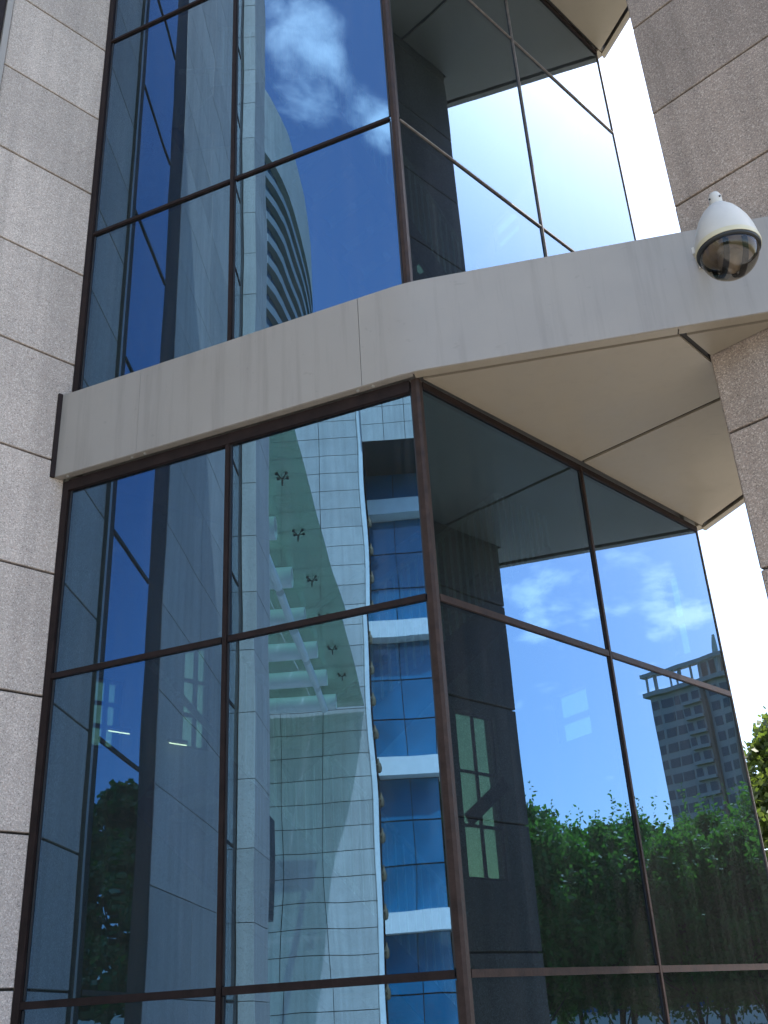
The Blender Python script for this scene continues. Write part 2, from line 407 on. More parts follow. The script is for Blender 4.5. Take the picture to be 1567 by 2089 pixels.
# frames
def post(o, d, n, s, w, z0, z1, proud, back, mat, name='mullion'):
    part(name, MB().obox(o, d, n, s - w / 2, s + w / 2, -back, proud, z0, z1), mat, pav)
def rail(o, d, n, s0, s1, z, h, proud, back, mat, name='transom'):
    part(name, MB().obox(o, d, n, s0, s1, -back, proud, z - h / 2, z + h / 2), mat, pav)
bis = ((NL[0] + NR[0]), (NL[1] + NR[1])); bl = math.hypot(*bis); bis = (bis[0] / bl, bis[1] / bl); bip = (-bis[1], bis[0])
for z0, z1, w in ((0.02, ZT - .02, .029), (ZF - .1, ZT2 - .02, .023), (ZF2 - .1, ZTOP, .023)):
    q = [pt(PC, (DL, w * 1.3), (NL, .016)), pt(PC, (bis, .024), (bip, -.012 if bip[0] > 0 else .012)), pt(PC, (bis, .024), (bip, .012 if bip[0] > 0 else -.012)), pt(PC, (U, w * 1.3), (NR, .016)), pt(PC, (U, w * 1.3), (NR, -.08)), pt(PC, (bis, -.12)), pt(PC, (DL, w * 1.3), (NL, -.08))]
    part('corner_post', MB().prism(q, z0, z1), bronze_l, pav)
for z0, z1, wl_, wr_ in ((.02, ZT - .03, .034, .022), (ZF - .1, ZT2 - .03, .032, .009), (ZF2 - .1, ZTOP, .032, .009)):
    post(PC, DL, NL, 1.528, wl_, z0, z1, .024, .06, bronze)
    post(PC, U, NR, 1.955, wr_, z0, z1, .019, .06, bronze_l if z0 < 1 else seal_sunlit)
    post(PC, DL, NL, LL - .028, .055, z0, z1, .026, .06, bronze)
    post(PC, U, NR, LR - .004, .008, z0, z1, .012, .03, seal_sunlit)
for z, hl, hr in ((ZC, .045, .042), (ZB, .04, .045), (ZU, .028, .013), (ZU2, .026, .008), (15.4, .04, .02)):
    for s0, s1 in ((.046, 1.502), (1.554, LL - .056)):
        rail(PC, DL, NL, s0, s1, z, hl, .02, .05, bronze)
    for s0, s1 in ((.046, 1.936), (1.974, LR - .013)):
        rail(PC, U, NR, s0, s1, z, hr, .016, .05, bronze_l if z < 5 else seal_sunlit)
for z0, z1 in rows_low + rows_up:
    for d, n, cuts, wm, e0 in ((DL, NL, (0, 1.528, LL - .05), .020, .042), (U, NR, (0, 1.955), .014, .042)):
        for c in cuts:
            for sg in (-1, 1):
                if c == 0 and sg < 0 or (c > 2.9 and sg > 0): continue
                h = e0 if c == 0 else wm
                a, b = sorted((c + sg * (h - .004), c + sg * (h + .009)))
                if d is U and z0 > 5 and c > 0: continue
                part('gasket', MB().obox(PC, d, n, a, b, -.02, .006, z0 + .03, z1 - .03), gasket_rub, pav)
for z in (ZT - .045, ZT2 - .045):
    rail(PC, DL, NL, .046, LL - .056, z - .025, .09, .03, .05, bronze, 'head_frame')
    rail(PC, U, NR, .046, LR - .013, z, .045, .018, .05, bronze, 'head_frame')
rail(PC, DL, NL, .066, LL - .056, .08, .1, .02, .05, bronze, 'sill_frame')
rail(PC, U, NR, .066, LR - .013, .08, .1, .02, .05, bronze, 'sill_frame')

# fascia, lips and soffits of each floor
OFF = .105
B0 = pt(PC, (NL, OFF), (DL, -.012)); FLp = pt(PC, (NL, OFF), (DL, LL + .065))
FRd = (.9824, -.187); FRn = (-.187, -.9824)
FR_END = pt(B0, (FRd, 2.80))
def isect(p, d, q, e):
    k = ((q[0] - p[0]) * e[1] - (q[1] - p[1]) * e[0]) / (d[0] * e[1] - d[1] * e[0]); return pt(p, (d, k))
def shrink(poly, k):
    a = sum(poly[i][0] * poly[(i + 1) % len(poly)][1] - poly[(i + 1) % len(poly)][0] * poly[i][1] for i in range(len(poly)))
    if a < 0: poly = poly[::-1]
    out = []; n = len(poly)
    for i in range(n):
        p0, p1, p2 = poly[i - 1], poly[i], poly[(i + 1) % n]
        d1 = Vector((p1[0] - p0[0], p1[1] - p0[1])).normalized(); d2 = Vector((p2[0] - p1[0], p2[1] - p1[1])).normalized()
        a1 = (p1[0] - d1.y * k, p1[1] + d1.x * k); a2 = (p1[0] - d2.y * k, p1[1] + d2.x * k)
        out.append(isect(a1, d1, a2, d2) if abs(d1.cross(d2)) > 1e-3 else a1)
    return out
PBK = pt(PE, (U, PW)); 
BE0 = pt(RE, (U, .075)); BEd = Vector((.93, -2.54)).normalized(); BEn = (BEd.y * -1, BEd.x)      # outside normal of back edge
if BEn[1] < 0: BEn = (-BEn[0], -BEn[1])
BE1 = isect(BE0, BEd, PBK, NV)
MR = pt(PC, (U, 1.955)); SE = isect(MR, NV, PE, U)
LW = .085                                   # lip width
FI0 = isect(pt(B0, (FRn, -LW - .032)), FRd, PC, U)
SJ = pt(B0, (FRd, 1.83), (FRn, -LW - .032)); XE = isect(pt(B0, (FRn, -LW - .032)), FRd, PE, NV)
for zt, zf in ((ZT, ZF), (ZT2, ZF2)):
    # front panels: left stretch in three, right stretch in one
    for s0, s1 in ((.374, 2.30), (2.302, LL + .065)):
        part('fascia_panel', MB().obox(PC, DL, NL, s0, s1, OFF - .03, OFF, zt - .012, zf), alu, pav)
    def fold(o):
        P0 = pt(PC, (NL, OFF + o), (DL, .37)); C = isect(pt(PC, (NL, OFF + o)), DL, pt(B0, (FRn, o)), FRd); P2 = pt(B0, (FRn, o), (FRd, 2.8))
        a_, b_ = pt(C, (DL, .13)), pt(C, (FRd, .13))
        mid = [tuple((1 - t) ** 2 * a_[i] + 2 * t * (1 - t) * C[i] + t * t * b_[i] for i in (0, 1)) for t in [k / 8 for k in range(9)]]
        return [P0] + mid + [P2]
    oo, ii = fold(0), fold(-.03); fm = MB(); n_ = len(oo)
    for k in range(n_ - 1):
        fm.add([(*oo[k], zt - .012), (*oo[k + 1], zt - .012), (*oo[k + 1], zf), (*oo[k], zf)], [(0, 1, 2, 3)])
        fm.add([(*ii[k], zt - .012), (*ii[k + 1], zt - .012), (*ii[k + 1], zf), (*ii[k], zf)], [(3, 2, 1, 0)])
        fm.add([(*oo[k], zf), (*oo[k + 1], zf), (*ii[k + 1], zf), (*ii[k], zf)], [(0, 1, 2, 3)])
        fm.add([(*oo[k], zt - .012), (*oo[k + 1], zt - .012), (*ii[k + 1], zt - .012), (*ii[k], zt - .012)], [(3, 2, 1, 0)])
    fp = part('fascia_panel', fm, alu, pav)
    bm = bmesh.new(); bm.from_mesh(fp.data); bmesh.ops.remove_doubles(bm, verts=bm.verts, dist=1e-5); bmesh.ops.recalc_face_normals(bm, faces=bm.faces); bm.to_mesh(fp.data); bm.free()
    fp.data.polygons.foreach_set('use_smooth', [True] * len(fp.data.polygons)); fp.data.set_sharp_from_angle(angle=R(30))
    for s0, s1 in ((.01, 1.80), (1.808, 2.79)):
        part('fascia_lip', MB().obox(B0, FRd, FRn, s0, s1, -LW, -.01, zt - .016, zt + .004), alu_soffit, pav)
    part('fascia_lip', MB().obox(PC, DL, NL, -.0, LL + .062, .045, OFF - .008, zt - .016, zt + .004), alu, pav)
    part('fascia_end_strip', MB().obox(LE, NU, NV, .108, .142, -.02, .022, zt - .018, zf + .004), bronze, pav)  # thin dark strip on the stone beside the fascia's end
    for sx in (.30, .42, 2.24, 2.36, 2.98):
        cq = pt(PC, (DL, sx), (NL, .072)); part('screw', MB().tube((cq[0], cq[1], zt - .0225), (cq[0], cq[1], zt - .0155), .011, 8), steel, pav)
    # coping on top
    part('fascia_coping', MB().obox(PC, DL, NL, -.02, LL + .06, .0, OFF - .031, zf - .06, zf - .02), alu, pav)
    # back edge
    BL = math.dist(BE0, BE1)
    part('fascia_panel', MB().obox(BE0, tuple(BEd), BEn, -.02, BL - .02, .06, .09, zt - .012, zf), alu, pav)
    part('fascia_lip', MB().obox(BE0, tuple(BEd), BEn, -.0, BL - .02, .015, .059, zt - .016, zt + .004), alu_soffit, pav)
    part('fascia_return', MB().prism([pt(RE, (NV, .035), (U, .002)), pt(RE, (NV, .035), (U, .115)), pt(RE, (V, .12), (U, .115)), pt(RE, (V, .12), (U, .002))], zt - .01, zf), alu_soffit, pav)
    # soffit panels with open joints
    for poly in ([FI0, pt(MR, (NV, .02)), SE, PE, SJ], [SJ, PE, XE], [pt(MR, (NV, .02)), pt(RE, (NV, .02), (U, .05)), BE0, BE1, PBK, SE]):
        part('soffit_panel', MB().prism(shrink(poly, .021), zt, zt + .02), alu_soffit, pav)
    part('soffit_backing', MB().prism(shrink([pt(B0, (FRn, -.04)), pt(PC, (NV, .0)), pt(RE, (U, .05)), BE0, BE1, PBK, PE, XE], .012), zt + .028, zf - .1), core_m, pav)
    # inner floor slab
    part('floor_slab', MB().prism(shrink([LE, PC, RE, BK], .07), zt + .02, zf - .12), slab_m, pav)
part('ground_floor', MB().prism(shrink([LE, PC, RE, BK], .07), .021, .06), floor_in, pav)
part('roof_slab', MB().prism([pt(LE, (NL, .1)), pt(PC, (bis, .15)), pt(RE, (NR, .1)), BK], ZTOP + .01, ZTOP + .6), slab_m, pav)

def wall_openings(o, d, n, L, z0, z1, th, opens, mat, parent, name):
    xs = sorted({0, L} | {v for q in opens for v in q[:2]}); zs = sorted({z0, z1} | {v for q in opens for v in q[2:]})
    mb = MB()
    for a, b in zip(xs[:-1], xs[1:]):
        run = None
        for c, e in zip(zs[:-1], zs[1:]):
            mx, mz = (a + b) / 2, (c + e) / 2
            hole = any(q[0] < mx < q[1] and q[2] < mz < q[3] for q in opens)
            if not hole: run = (run[0], e) if run else (c, e)
            if hole and run: mb.obox(o, d, n, a, b, -th, 0, *run); run = None
        if run: mb.obox(o, d, n, a, b, -th, 0, *run)
    w = part(name, mb, mat, parent)
    return w
opW = []
def win(t0, t1, z0, z1): opW.append((t0, t1, z0, z1))
for z in (0, 6.45):
    if z == 0: win(.40, .66, 3.5, 4.05); win(1.2, 1.5, 3.6, 4.5)
    win(4.58, 5.24, 2.75 + z, 4.45 + z)
iw = wall_openings(LE, U, NV, 5.55, .06, ZTOP, .16, opW, inner_wall, pav, 'inner_wall')
for t0, t1, z0, z1 in opW:
    f = MB()
    f.obox(LE, U, NV, t0, t0 + .02, -.075, -.045, z0, z1).obox(LE, U, NV, t1 - .02, t1, -.075, -.045, z0, z1)
    mid = (t0 + t1) / 2
    f.obox(LE, U, NV, mid - .014, mid + .014, -.075, -.045, z0, z1)
    for k in (.0, .30, .62, .985): f.obox(LE, U, NV, t0 + .021, mid - .015, -.073, -.047, z0 + (z1 - z0) * k, z0 + (z1 - z0) * k + .03).obox(LE, U, NV, mid + .015, t1 - .021, -.073, -.047, z0 + (z1 - z0) * k, z0 + (z1 - z0) * k + .03)
    if t0 > 4 and z0 < 5:
        qa, qb = pt(LE, (U, t0), (NV, .05)), pt(LE, (U, t1), (NV, .05)); part('stair_stringer', MB().bar((qa[0], qa[1], z0 + .55), (qb[0], qb[1], z0 + .98), .03, .14), bronze, pav)
    wf = part('window_frame', f, bronze, pav)
    pane(pt(LE, (NV, -.08)), U, NV, t0 + .02, t1 - .02, z0 + .01, z1 - .01, glass_clear, pav, .01, 'window_pane')
RB = Vector((BK[0] - RE[0], BK[1] - RE[1])); RBL = RB.length; RBd = tuple(RB.normalized()); RBn = (RBd[1], -RBd[0])
opR = []
for z in (0, 6.45):
    opR += [(.22, .42, 4.4 + z, 5.2 + z), (1.62, 2.15, 4.0 + z, 4.5 + z)]
rw = wall_openings(RE, RBd, RBn, RBL, .06, ZTOP, .14, opR, inner_wall, pav, 'rear_wall')
for t0, t1, z0, z1 in opR:
    f = MB(); f.obox(RE, RBd, RBn, t0, t0 + .03, -.11, -.03, z0, z1).obox(RE, RBd, RBn, t1 - .03, t1, -.11, -.03, z0, z1)
    f.obox(RE, RBd, RBn, t0 + .031, t1 - .031, -.105, -.035, z0 + (z1 - z0) * .4, z0 + (z1 - z0) * .4 + .05)
    part('window_frame', f, bronze, pav)
    pane(pt(RE, (RBn, -.07)), RBd, RBn, t0 + .02, t1 - .02, z0 + .01, z1 - .01, glass_clear, pav, .01, 'window_pane')
# two lit strip lamps hanging inside
lamp_m = newmat('lamp_tube'); tl_ = NT(lamp_m); tl_.out(tl_.n('ShaderNodeEmission', {'Color': (1, .98, .92, 1), 'Strength': 2.5}).outputs[0])
for t0, t1, zl in ((.50, .68, 3.62), (1.04, 1.20, 3.60)):
    a, b = pt(LE, (U, t0), (NV, .06)), pt(LE, (U, t1), (NV, .06))
    lp = part('strip_lamp', MB().bar((a[0], a[1], zl + .025), (b[0], b[1], zl + .025), .04, .02), dark_metal, pav)
    part('lamp_tube', MB().tube((a[0], a[1], zl), (b[0], b[1], zl), .0045, 8), lamp_m, lp)
# stair flights along the inner wall
def stair(t0, z0, t1, z1, off, w, nst, bal=True):
    A = pt(LE, (U, t0), (NV, off)); B = pt(LE, (U, t1), (NV, off))
    st = MB()
    for q in (0, w):
        a = pt(A, (NV, q)); b = pt(B, (NV, q)); st.bar((a[0], a[1], z0), (b[0], b[1], z1), .05, .26)
    s = part('stair_flight', st, bronze, pav)
    me = None
    for i in range(nst):
        k = (i + .5) / nst; c = pt(A, (U, (t1 - t0) * k)); zz = z0 + (z1 - z0) * k + .05
        tm = MB().obox(c, U, NV, -.5 * abs(t1 - t0) / nst - .01, .5 * abs(t1 - t0) / nst + .01, .03, w - .03, zz, zz + .04)
        part('tread', tm, floor_in, s)
    for q in (0, w):
        a = pt(A, (NV, q)); b = pt(B, (NV, q))
        part('handrail', MB().tube((a[0], a[1], z0 + 1.0), (b[0], b[1], z1 + 1.0), .028), steel, s)
    if bal:
        n = int(math.hypot(t1 - t0, z1 - z0) / .11)
        for i in range(n):
            k = (i + .5) / n; c = pt(A, (U, (t1 - t0) * k), (NV, w)); zz = z0 + (z1 - z0) * k
            part('baluster', MB().tube((c[0], c[1], zz + .13), (c[0], c[1], zz + .98), .011, 6), white_paint, s)
stair(.75, 3.15, 3.2, 1.3, .2, .9, 12)
stair(1.2, 3.2, 3.7, 5.2, 1.25, .8, 12)
stair(.75, 9.7, 2.7, 11.4, .2, .7, 12)
stair(1.1, 9.4, 3.7, 7.1, 1.05, .8, 12)

# ------------------------------------------------------------------ right stone pier
ZS = [0.02] + [1.0 + .995 * k for k in range(0, 19)]
zs_p = [0.03, 1.0, 1.995, 2.99, 3.99, 4.985, 5.985, 6.985, 7.965, 8.96, 9.95, 10.95, 11.94, 12.94, 13.93, 14.93, 15.92, 16.92, 17.91, 18.9]
pier = thing('stone_pier', 'freestanding granite clad pier at the right, behind the dome camera', 'pier', (*pt(PE, (U, PW / 2), (NV, PW / 2)), 0))
part('pier_core', MB().obox(PE, U, NV, .031, PW - .031, .031, 1.65 - .031, .0, 18.88), core_m, pier)
PD = 1.65  # width out of view, enlarged so the pier keeps sun off the dome
PBK2 = pt(PBK, (NV, PD)); PF2 = pt(PE, (NV, PD))
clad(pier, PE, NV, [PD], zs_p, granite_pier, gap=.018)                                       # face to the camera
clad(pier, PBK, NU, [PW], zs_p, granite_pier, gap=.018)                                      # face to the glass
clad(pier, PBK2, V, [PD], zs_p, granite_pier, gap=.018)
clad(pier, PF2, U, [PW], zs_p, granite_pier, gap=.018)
part('pier_cap', MB().obox(PE, U, NV, -.02, PW + .02, -.02, 1.67, 18.91, 19.0), alu, pier)

# ------------------------------------------------------------------ left wing
WJ = [.02, .915] + [1.88 + .965 * k for k in range(0, 27)]
WTOP = WJ[-1]
def wp(s, a): return pt(LE, (NU, s), (NV, a))
wing = thing('stone_wing', 'granite clad wing with tall window strips at the left edge', 'building', (*wp(5.5, -3), 0))
part('wing_core', MB().obox(LE, NU, NV, .02, 8.92, -6.0, -.034, 0, WTOP), core_m, wing)
clad(wing, pt(wp(1.0, .0), (U, .0)), U, [1.0 - .01], WJ, granite, gap=.018)             # the pier at the picture's left edge
part('strip_frame', MB().obox(LE, NU, NV, 1.005, 1.06, -.03, .03, 0.02, WTOP), alu, wing)
part('strip_frame', MB().obox(LE, NU, NV, 1.065, 1.25, -.03, .005, 0.02, WTOP), bronze, wing)
def strip(s0, s1, cut):
    zz = WJ[::2]
    for z0, z1 in zip(zz[:-1], zz[1:]):
        pane(LE, NU, NV, s0, s1, z0 + .02, z1 - .02, glass_low, wing, .02)
        part('transom', MB().obox(LE, NU, NV, s0, s1, -.03, .012, z1 - .019, z1 + .019), bronze, wing)
strip(1.255, 2.495, 0)
part('strip_frame', MB().obox(LE, NU, NV, 2.50, 3.08, -.03, -.004, .02, WTOP), bronze, wing)
clad(wing, wp(6.65, 0), U, [1.78, 1.78], WJ, granite)
part('strip_frame', MB().obox(LE, NU, NV, 6.655, 6.85, -.03, .004, .02, WTOP), bronze, wing)
strip(6.855, 7.345, 0)
part('strip_frame', MB().obox(LE, NU, NV, 7.35, 7.60, -.03, -.004, .02, WTOP), dark_metal, wing)
part('pilaster_core', MB().obox(LE, NU, NV, 7.655, 8.92, -.03, .205, .0, WTOP), core_m, wing)
clad(wing, wp(8.96, .24), U, [1.34], WJ, granite)
clad(wing, wp(7.62, .24), V, [.24], WJ, granite_far)  # brighter stone on this narrow face paints in its sunlit look
clad(wing, wp(8.96, -3.0), NV, [1.59, 1.65], WJ, granite)
part('wing_coping', MB().obox(LE, NU, NV, -.05, 9.0, -6.05, .28, WTOP + .01, WTOP + .25), alu, wing)
sb = thing('sign_box', 'dark flat box sign hung on the end of the stone wing', 'sign', (*wp(9.3, .1), 3.0))
part('sign_body', MB().obox(LE, NU, NV, 9.03, 9.6, -.1, .22, 3.0, 4.5), dark_metal, sb)
part('sign_bracket', MB().obox(LE, NU, NV, 8.97, 9.03, 0, .1, 3.5, 4.1), steel, sb)

# ------------------------------------------------------------------ entrance building beyond the wing
SF = 35.8
ent = thing('entrance_building', 'pale stone and blue glass tower block mirrored in the left glazing', 'building', (*wp(SF + 6, -2), 0))
FJ = [.02] + [.95 + .965 * k for k in range(0, 33)]
FTOP = FJ[-1]
part('facade_core', MB().obox(LE, NU, NV, SF + .03, SF + 3.0, -14, .27, 0, FTOP), core_m, ent)
clad(ent, wp(SF, -9.0), NV, [1.86] * 5, FJ, granite_far, gap=.03)
clad(ent, wp(SF, .30), NU, [1.5, 1.5], FJ, granite_far, gap=.03)
# light pipe strip with a row of lamp brackets
part('corner_strip', MB().obox(LE, NU, NV, SF + .2, SF + .5, .31, .52, .0, FTOP), white_paint, ent)
for k in range(15):
    z = 2.2 + k * 1.45
    c = wp(SF + .9, .62); mb = MB()
    mb.lathe((c[0], c[1], z), [(.02, .0), (.10, .06), (.13, .22), (.10, .4), (.05, .46), (.03, .62), (.0, .64)], 8)
    b = wp(SF + .52, .5); mb.bar((b[0], b[1], z + .3), (c[0], c[1], z + .3), .04, .05)
    part('wall_lamp', mb, ornament_m, ent, True)
# blue glazed bay with white bands
SB = 39.3
bands = [1.6 + 3.1 - 6.45, 1.6 + 3.1, 1.6 + 9.55, 1.6 + 16.0, 1.6 + 22.45]
part('bay_core', MB().obox(LE, NU, NV, SB + .6, SB + 9, -8, 3.0, 0, 30), core_m, ent)
for b0, b1 in zip(bands[:-1], bands[1:]):
    z0, z1 = max(.1, b0 + .85), b1
    if b1 == bands[-1] : pass
    nr = 3 if b0 > 0 else 2
    for i in range(nr):
        for a0, a1 in ((.45, 1.83), (1.87, 3.25)):
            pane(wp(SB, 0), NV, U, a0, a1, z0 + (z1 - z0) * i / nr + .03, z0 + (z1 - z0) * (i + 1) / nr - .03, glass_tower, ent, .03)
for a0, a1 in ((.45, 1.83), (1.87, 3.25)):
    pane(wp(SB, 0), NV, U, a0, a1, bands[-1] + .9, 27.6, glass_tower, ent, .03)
part('bay_frame', MB().obox(LE, NU, NV, SB + .05, SB + .4, .4, 3.29, .1, 27.8), bronze, ent)
def rounded_end(s0, s1, a0, a1, n=7):
    r = (s1 - s0) / 2; pts = [wp(s1, a0), wp(s0, a0)]
    for i in range(n + 1):
        t = -math.pi / 2 + math.pi * i / n; pts.append(wp((s0 + s1) / 2 + r * math.sin(t), a1 - r + r * math.cos(t)))
    return pts
for b in bands[1:]:
    part('white_band', MB().prism(rounded_end(SB - .9, SB + 1.2, .5, 4.15), b, b + .82), white_paint, ent)
# stone crown above the bay
part('crown_core', MB().obox(LE, NU, NV, SF + .03, SB + 8, .53, 5.0, 26.9, FTOP - .02), core_m, ent)
clad(ent, wp(SF, .53), NV, [1.1, 1.1, 1.1, 1.17], [26.7 + .98 * k for k in range(7)], granite_far, gap=.03)
part('crown_soffit', MB().obox(LE, NU, NV, SF + .0, SB + 8, .53, 5.0, 26.7, 26.88), dark_metal, ent)
# curved upper tower with louvres and a plain parapet
arc = [(-3.95, 36.2), (-3.62, 37.2), (-3.36, 38.4), (-3.2, 39.8), (-3.08, 41.4), (-2.96, 43.2), (-2.88, 45.2), (-2.84, 47.4), (-2.9, 50.0), (-3.2, 53.0), (-4.0, 56.0)]
def arcpoly(o): return [wp(s, a + o) for a, s in arc] + [wp(58, -12), wp(36.2, -12)]
HT = 51.6
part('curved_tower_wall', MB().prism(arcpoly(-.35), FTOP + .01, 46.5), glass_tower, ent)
part('curved_parapet', MB().prism(arcpoly(.0), 46.51, HT), granite_far, ent)
z = FTOP + .5
while z < 46.2:
    part('louvre', MB().prism(arcpoly(-.02), z, z + .55), louvre_m, ent); z += 1.55
for fl in range(3):
    pass

# ------------------------------------------------------------------ glass canopy in front of the entrance
ZCA = 13.55
can = thing('glass_canopy', 'green glass canopy on white tubular ribs mirrored in the left glazing', 'canopy', (*wp(24, -2), ZCA))
ribs = [13.0 + 3.25 * k for k in range(7)]
for i, s in enumerate(ribs):
    a = wp(s, -7.0); b = wp(s, -.75)
    d = Vector((b[0] - a[0], b[1] - a[1], 0)).normalized()
    mb = MB(); n = 16; L = (Vector((b[0], b[1], 0)) - Vector((a[0], a[1], 0))).length
    x = Vector((-d.y, d.x, 0)); vs = []; fs = []
    for r, q in ((.30, 0), (.30, L), (.255, L), (.255, L - .5)):
        for k in range(n):
            t = 2 * math.pi * k / n; vs.append(Vector((a[0], a[1], ZCA - .62)) + d * q + x * (r * math.cos(t)) + Vector((0, 0, r * math.sin(t))))
    for j in range(3):
        for k in range(n): fs.append((j * n + k, j * n + (k + 1) % n, (j + 1) * n + (k + 1) % n, (j + 1) * n + k))
    fs.append(tuple(range(3 * n, 4 * n))); mb.add(vs, fs)
    part('tube_rib', mb, white_paint, can, True)
for a_ in (-1.15, -3.6):
    for s0, s1 in zip(ribs[:-1], ribs[1:]):
        p, q = wp(s0 + .2, a_), wp(s1 - .2, a_)
        part('purlin', MB().tube((p[0], p[1], ZCA - .98), (q[0], q[1], ZCA - .98), .13, 10), white_paint, can, True)
edges_s = [9.1] + [s + 1.62 for s in ribs[:-1]] + [SF - .15]
for s0, s1 in zip(edges_s[:-1], edges_s[1:]):
    for a0, a1 in ((.25, -1.9), (-1.93, -4.0), (-4.03, -7)):
        mb = MB().obox(LE, NU, NV, s0 + .02, s1 - .02, a1, a0, ZCA, ZCA + .03)
        part('canopy_glass', mb, glass_canopy, can)
for s in edges_s[1:-1]:
    for a0 in (-.35, -2.4):
        c = wp(s, a0); mb = MB()
        for dx, dy in ((1, 1), (1, -1), (-1, 1), (-1, -1)):
            e = pt(c, (U, .13 * dx), (V, .12 * dy)); mb.bar((c[0], c[1], ZCA - .12), (e[0], e[1], ZCA - .02), .022, .022); mb.tube((e[0], e[1], ZCA - .05), (e[0], e[1], ZCA - .005), .045, 6)
        mb.tube((c[0], c[1], ZCA - .28), (c[0], c[1], ZCA - .1), .025, 6)
        part('spider_fitting', mb, dark_metal, can)

# ------------------------------------------------------------------ dome security camera
DC = Vector((2.06, 4.62, 0))
ZD = 5.43                                   # rim height
dome = thing('security_camera', 'white dome security camera with smoked bubble hung before the fascia', 'security camera', (DC.x, DC.y, ZD))
RR = .182
part('housing', MB().lathe((DC.x, DC.y, ZD), [(.0, .31), (.05, .31), (.062, .306), (.066, .296), (.075, .29), (.10, .26), (.128, .212), (.152, .158), (.168, .1), (.176, .055), (.178, .022), (.17, .02)], 48), shell_m, dome, True)
part('trim_ring', MB().lathe((DC.x, DC.y, ZD), [(.172, .02), (.183, .019), (.1855, .0), (.183, -.012), (.16, -.012)], 48), cream_m, dome, True)
part('gasket', MB().lathe((DC.x, DC.y, ZD), [(.165, -.0125), (.180, -.0125), (.177, -.026), (.166, -.03), (.15, -.028)], 48), gasket_m, dome, True)
m = newmat('smoked_bubble'); t = NT(m)
lw = t.n('ShaderNodeLayerWeight', {'Blend': .5})
gl = t.n('ShaderNodeBsdfGlossy', {'Color': t.mix(t.math('POWER', lw.outputs['Facing'], 4.0), (.035, .035, .035, 1), (.55, .55, .55, 1)), 'Roughness': .06})
trp = t.n('ShaderNodeBsdfTransparent', {'Color': (.5, .46, .40, 1)})
ads = t.n('ShaderNodeAddShader'); t.t.links.new(gl.outputs[0], ads.inputs[0]); t.t.links.new(trp.outputs[0], ads.inputs[1]); t.out(ads.outputs[0])
prof = [(.165 * math.cos(a), -.026 - .16 * math.sin(a)) for a in [R(x) for x in range(0, 91, 6)]]
part('bubble', MB().lathe((DC.x, DC.y, ZD), prof, 48), m, dome, True)
inner = mat_plain('camera_inside', (.30, .26, .21), .5, 0, .2, 10)
cm = MB().lathe((DC.x, DC.y, ZD), [(.0, -.015), (.15, -.015), (.15, -.03), (.11, -.04), (.0, -.04)], 32)
part('inner_plate', cm, inner, dome, True)
# camera ball between two dark yoke bands
vs = [];
ball = MB().lathe((DC.x, DC.y, ZD), [(.075 * math.cos(a), -.085 + .075 * math.sin(a)) for a in [R(x) for x in range(-90, 91, 15)]], 24)
part('camera_ball', ball, inner, dome, True)
vdir = Vector((DC.x, DC.y, 0)).normalized(); side = Vector((vdir.y, -vdir.x, 0))
for q in (-.055, .05):
    mb = MB(); n = 14; rr = math.sqrt(.155 ** 2 - q * q) * .97
    ax = (vdir * .9 - side * .35).normalized(); sd = Vector((ax.y, -ax.x, 0))
    for i in range(n):
        a0, a1 = R(2 + 176 * i / n), R(2 + 176 * (i + 1) / n)
        P0 = DC + Vector((0, 0, ZD - .034)) + sd * q + ax * (rr * math.cos(a0)) + Vector((0, 0, -rr * .95 * math.sin(a0)))
        P1 = DC + Vector((0, 0, ZD - .034)) + sd * q + ax * (rr * math.cos(a1)) + Vector((0, 0, -rr * .95 * math.sin(a1)))
        mb.hexa([P0 - sd * .016, P0 + sd * .016, P0 * 1 + sd * .016 + Vector((0, 0, .012)), P0 - sd * .016 + Vector((0, 0, .012))], [P1 - sd * .016, P1 + sd * .016, P1 + sd * .016 + Vector((0, 0, .012)), P1 - sd * .016 + Vector((0, 0, .012))])
    part('yoke_band', mb, gasket_m, dome)
part('neck', MB().lathe((DC.x, DC.y, ZD), [(.03, .295), (.036, .31), (.038, .36), (.037, .39), (.028, .412), (.0, .42)], 24), shell_m, dome, True)
for k in range(4):
    a = R(200 + 90 * k); c = DC + Vector((math.cos(a) * .036, math.sin(a) * .036, ZD + .365)); e = DC + Vector((math.cos(a) * .044, math.sin(a) * .044, ZD + .365))
    part('bolt', MB().tube(c, e, .006, 8), dark_metal, dome)
part('latch', MB().obox((DC.x, DC.y), (side.x, side.y), (vdir.x, vdir.y), -.192, -.176, -.02, .02, ZD + .03, ZD + .075), shell_m, dome)
AE = Vector((2.30, 5.50, 0))
part('wall_arm', MB().tube(DC + Vector((0, .02, ZD + .36)), Vector((AE.x, AE.y, 6.1)), .032, 14), shell_m, dome, True)
part('wall_plate', MB().obox((AE.x, AE.y), FRd, FRn, -.07, .07, -.0, .02, 6.02, 6.2), shell_m, dome)

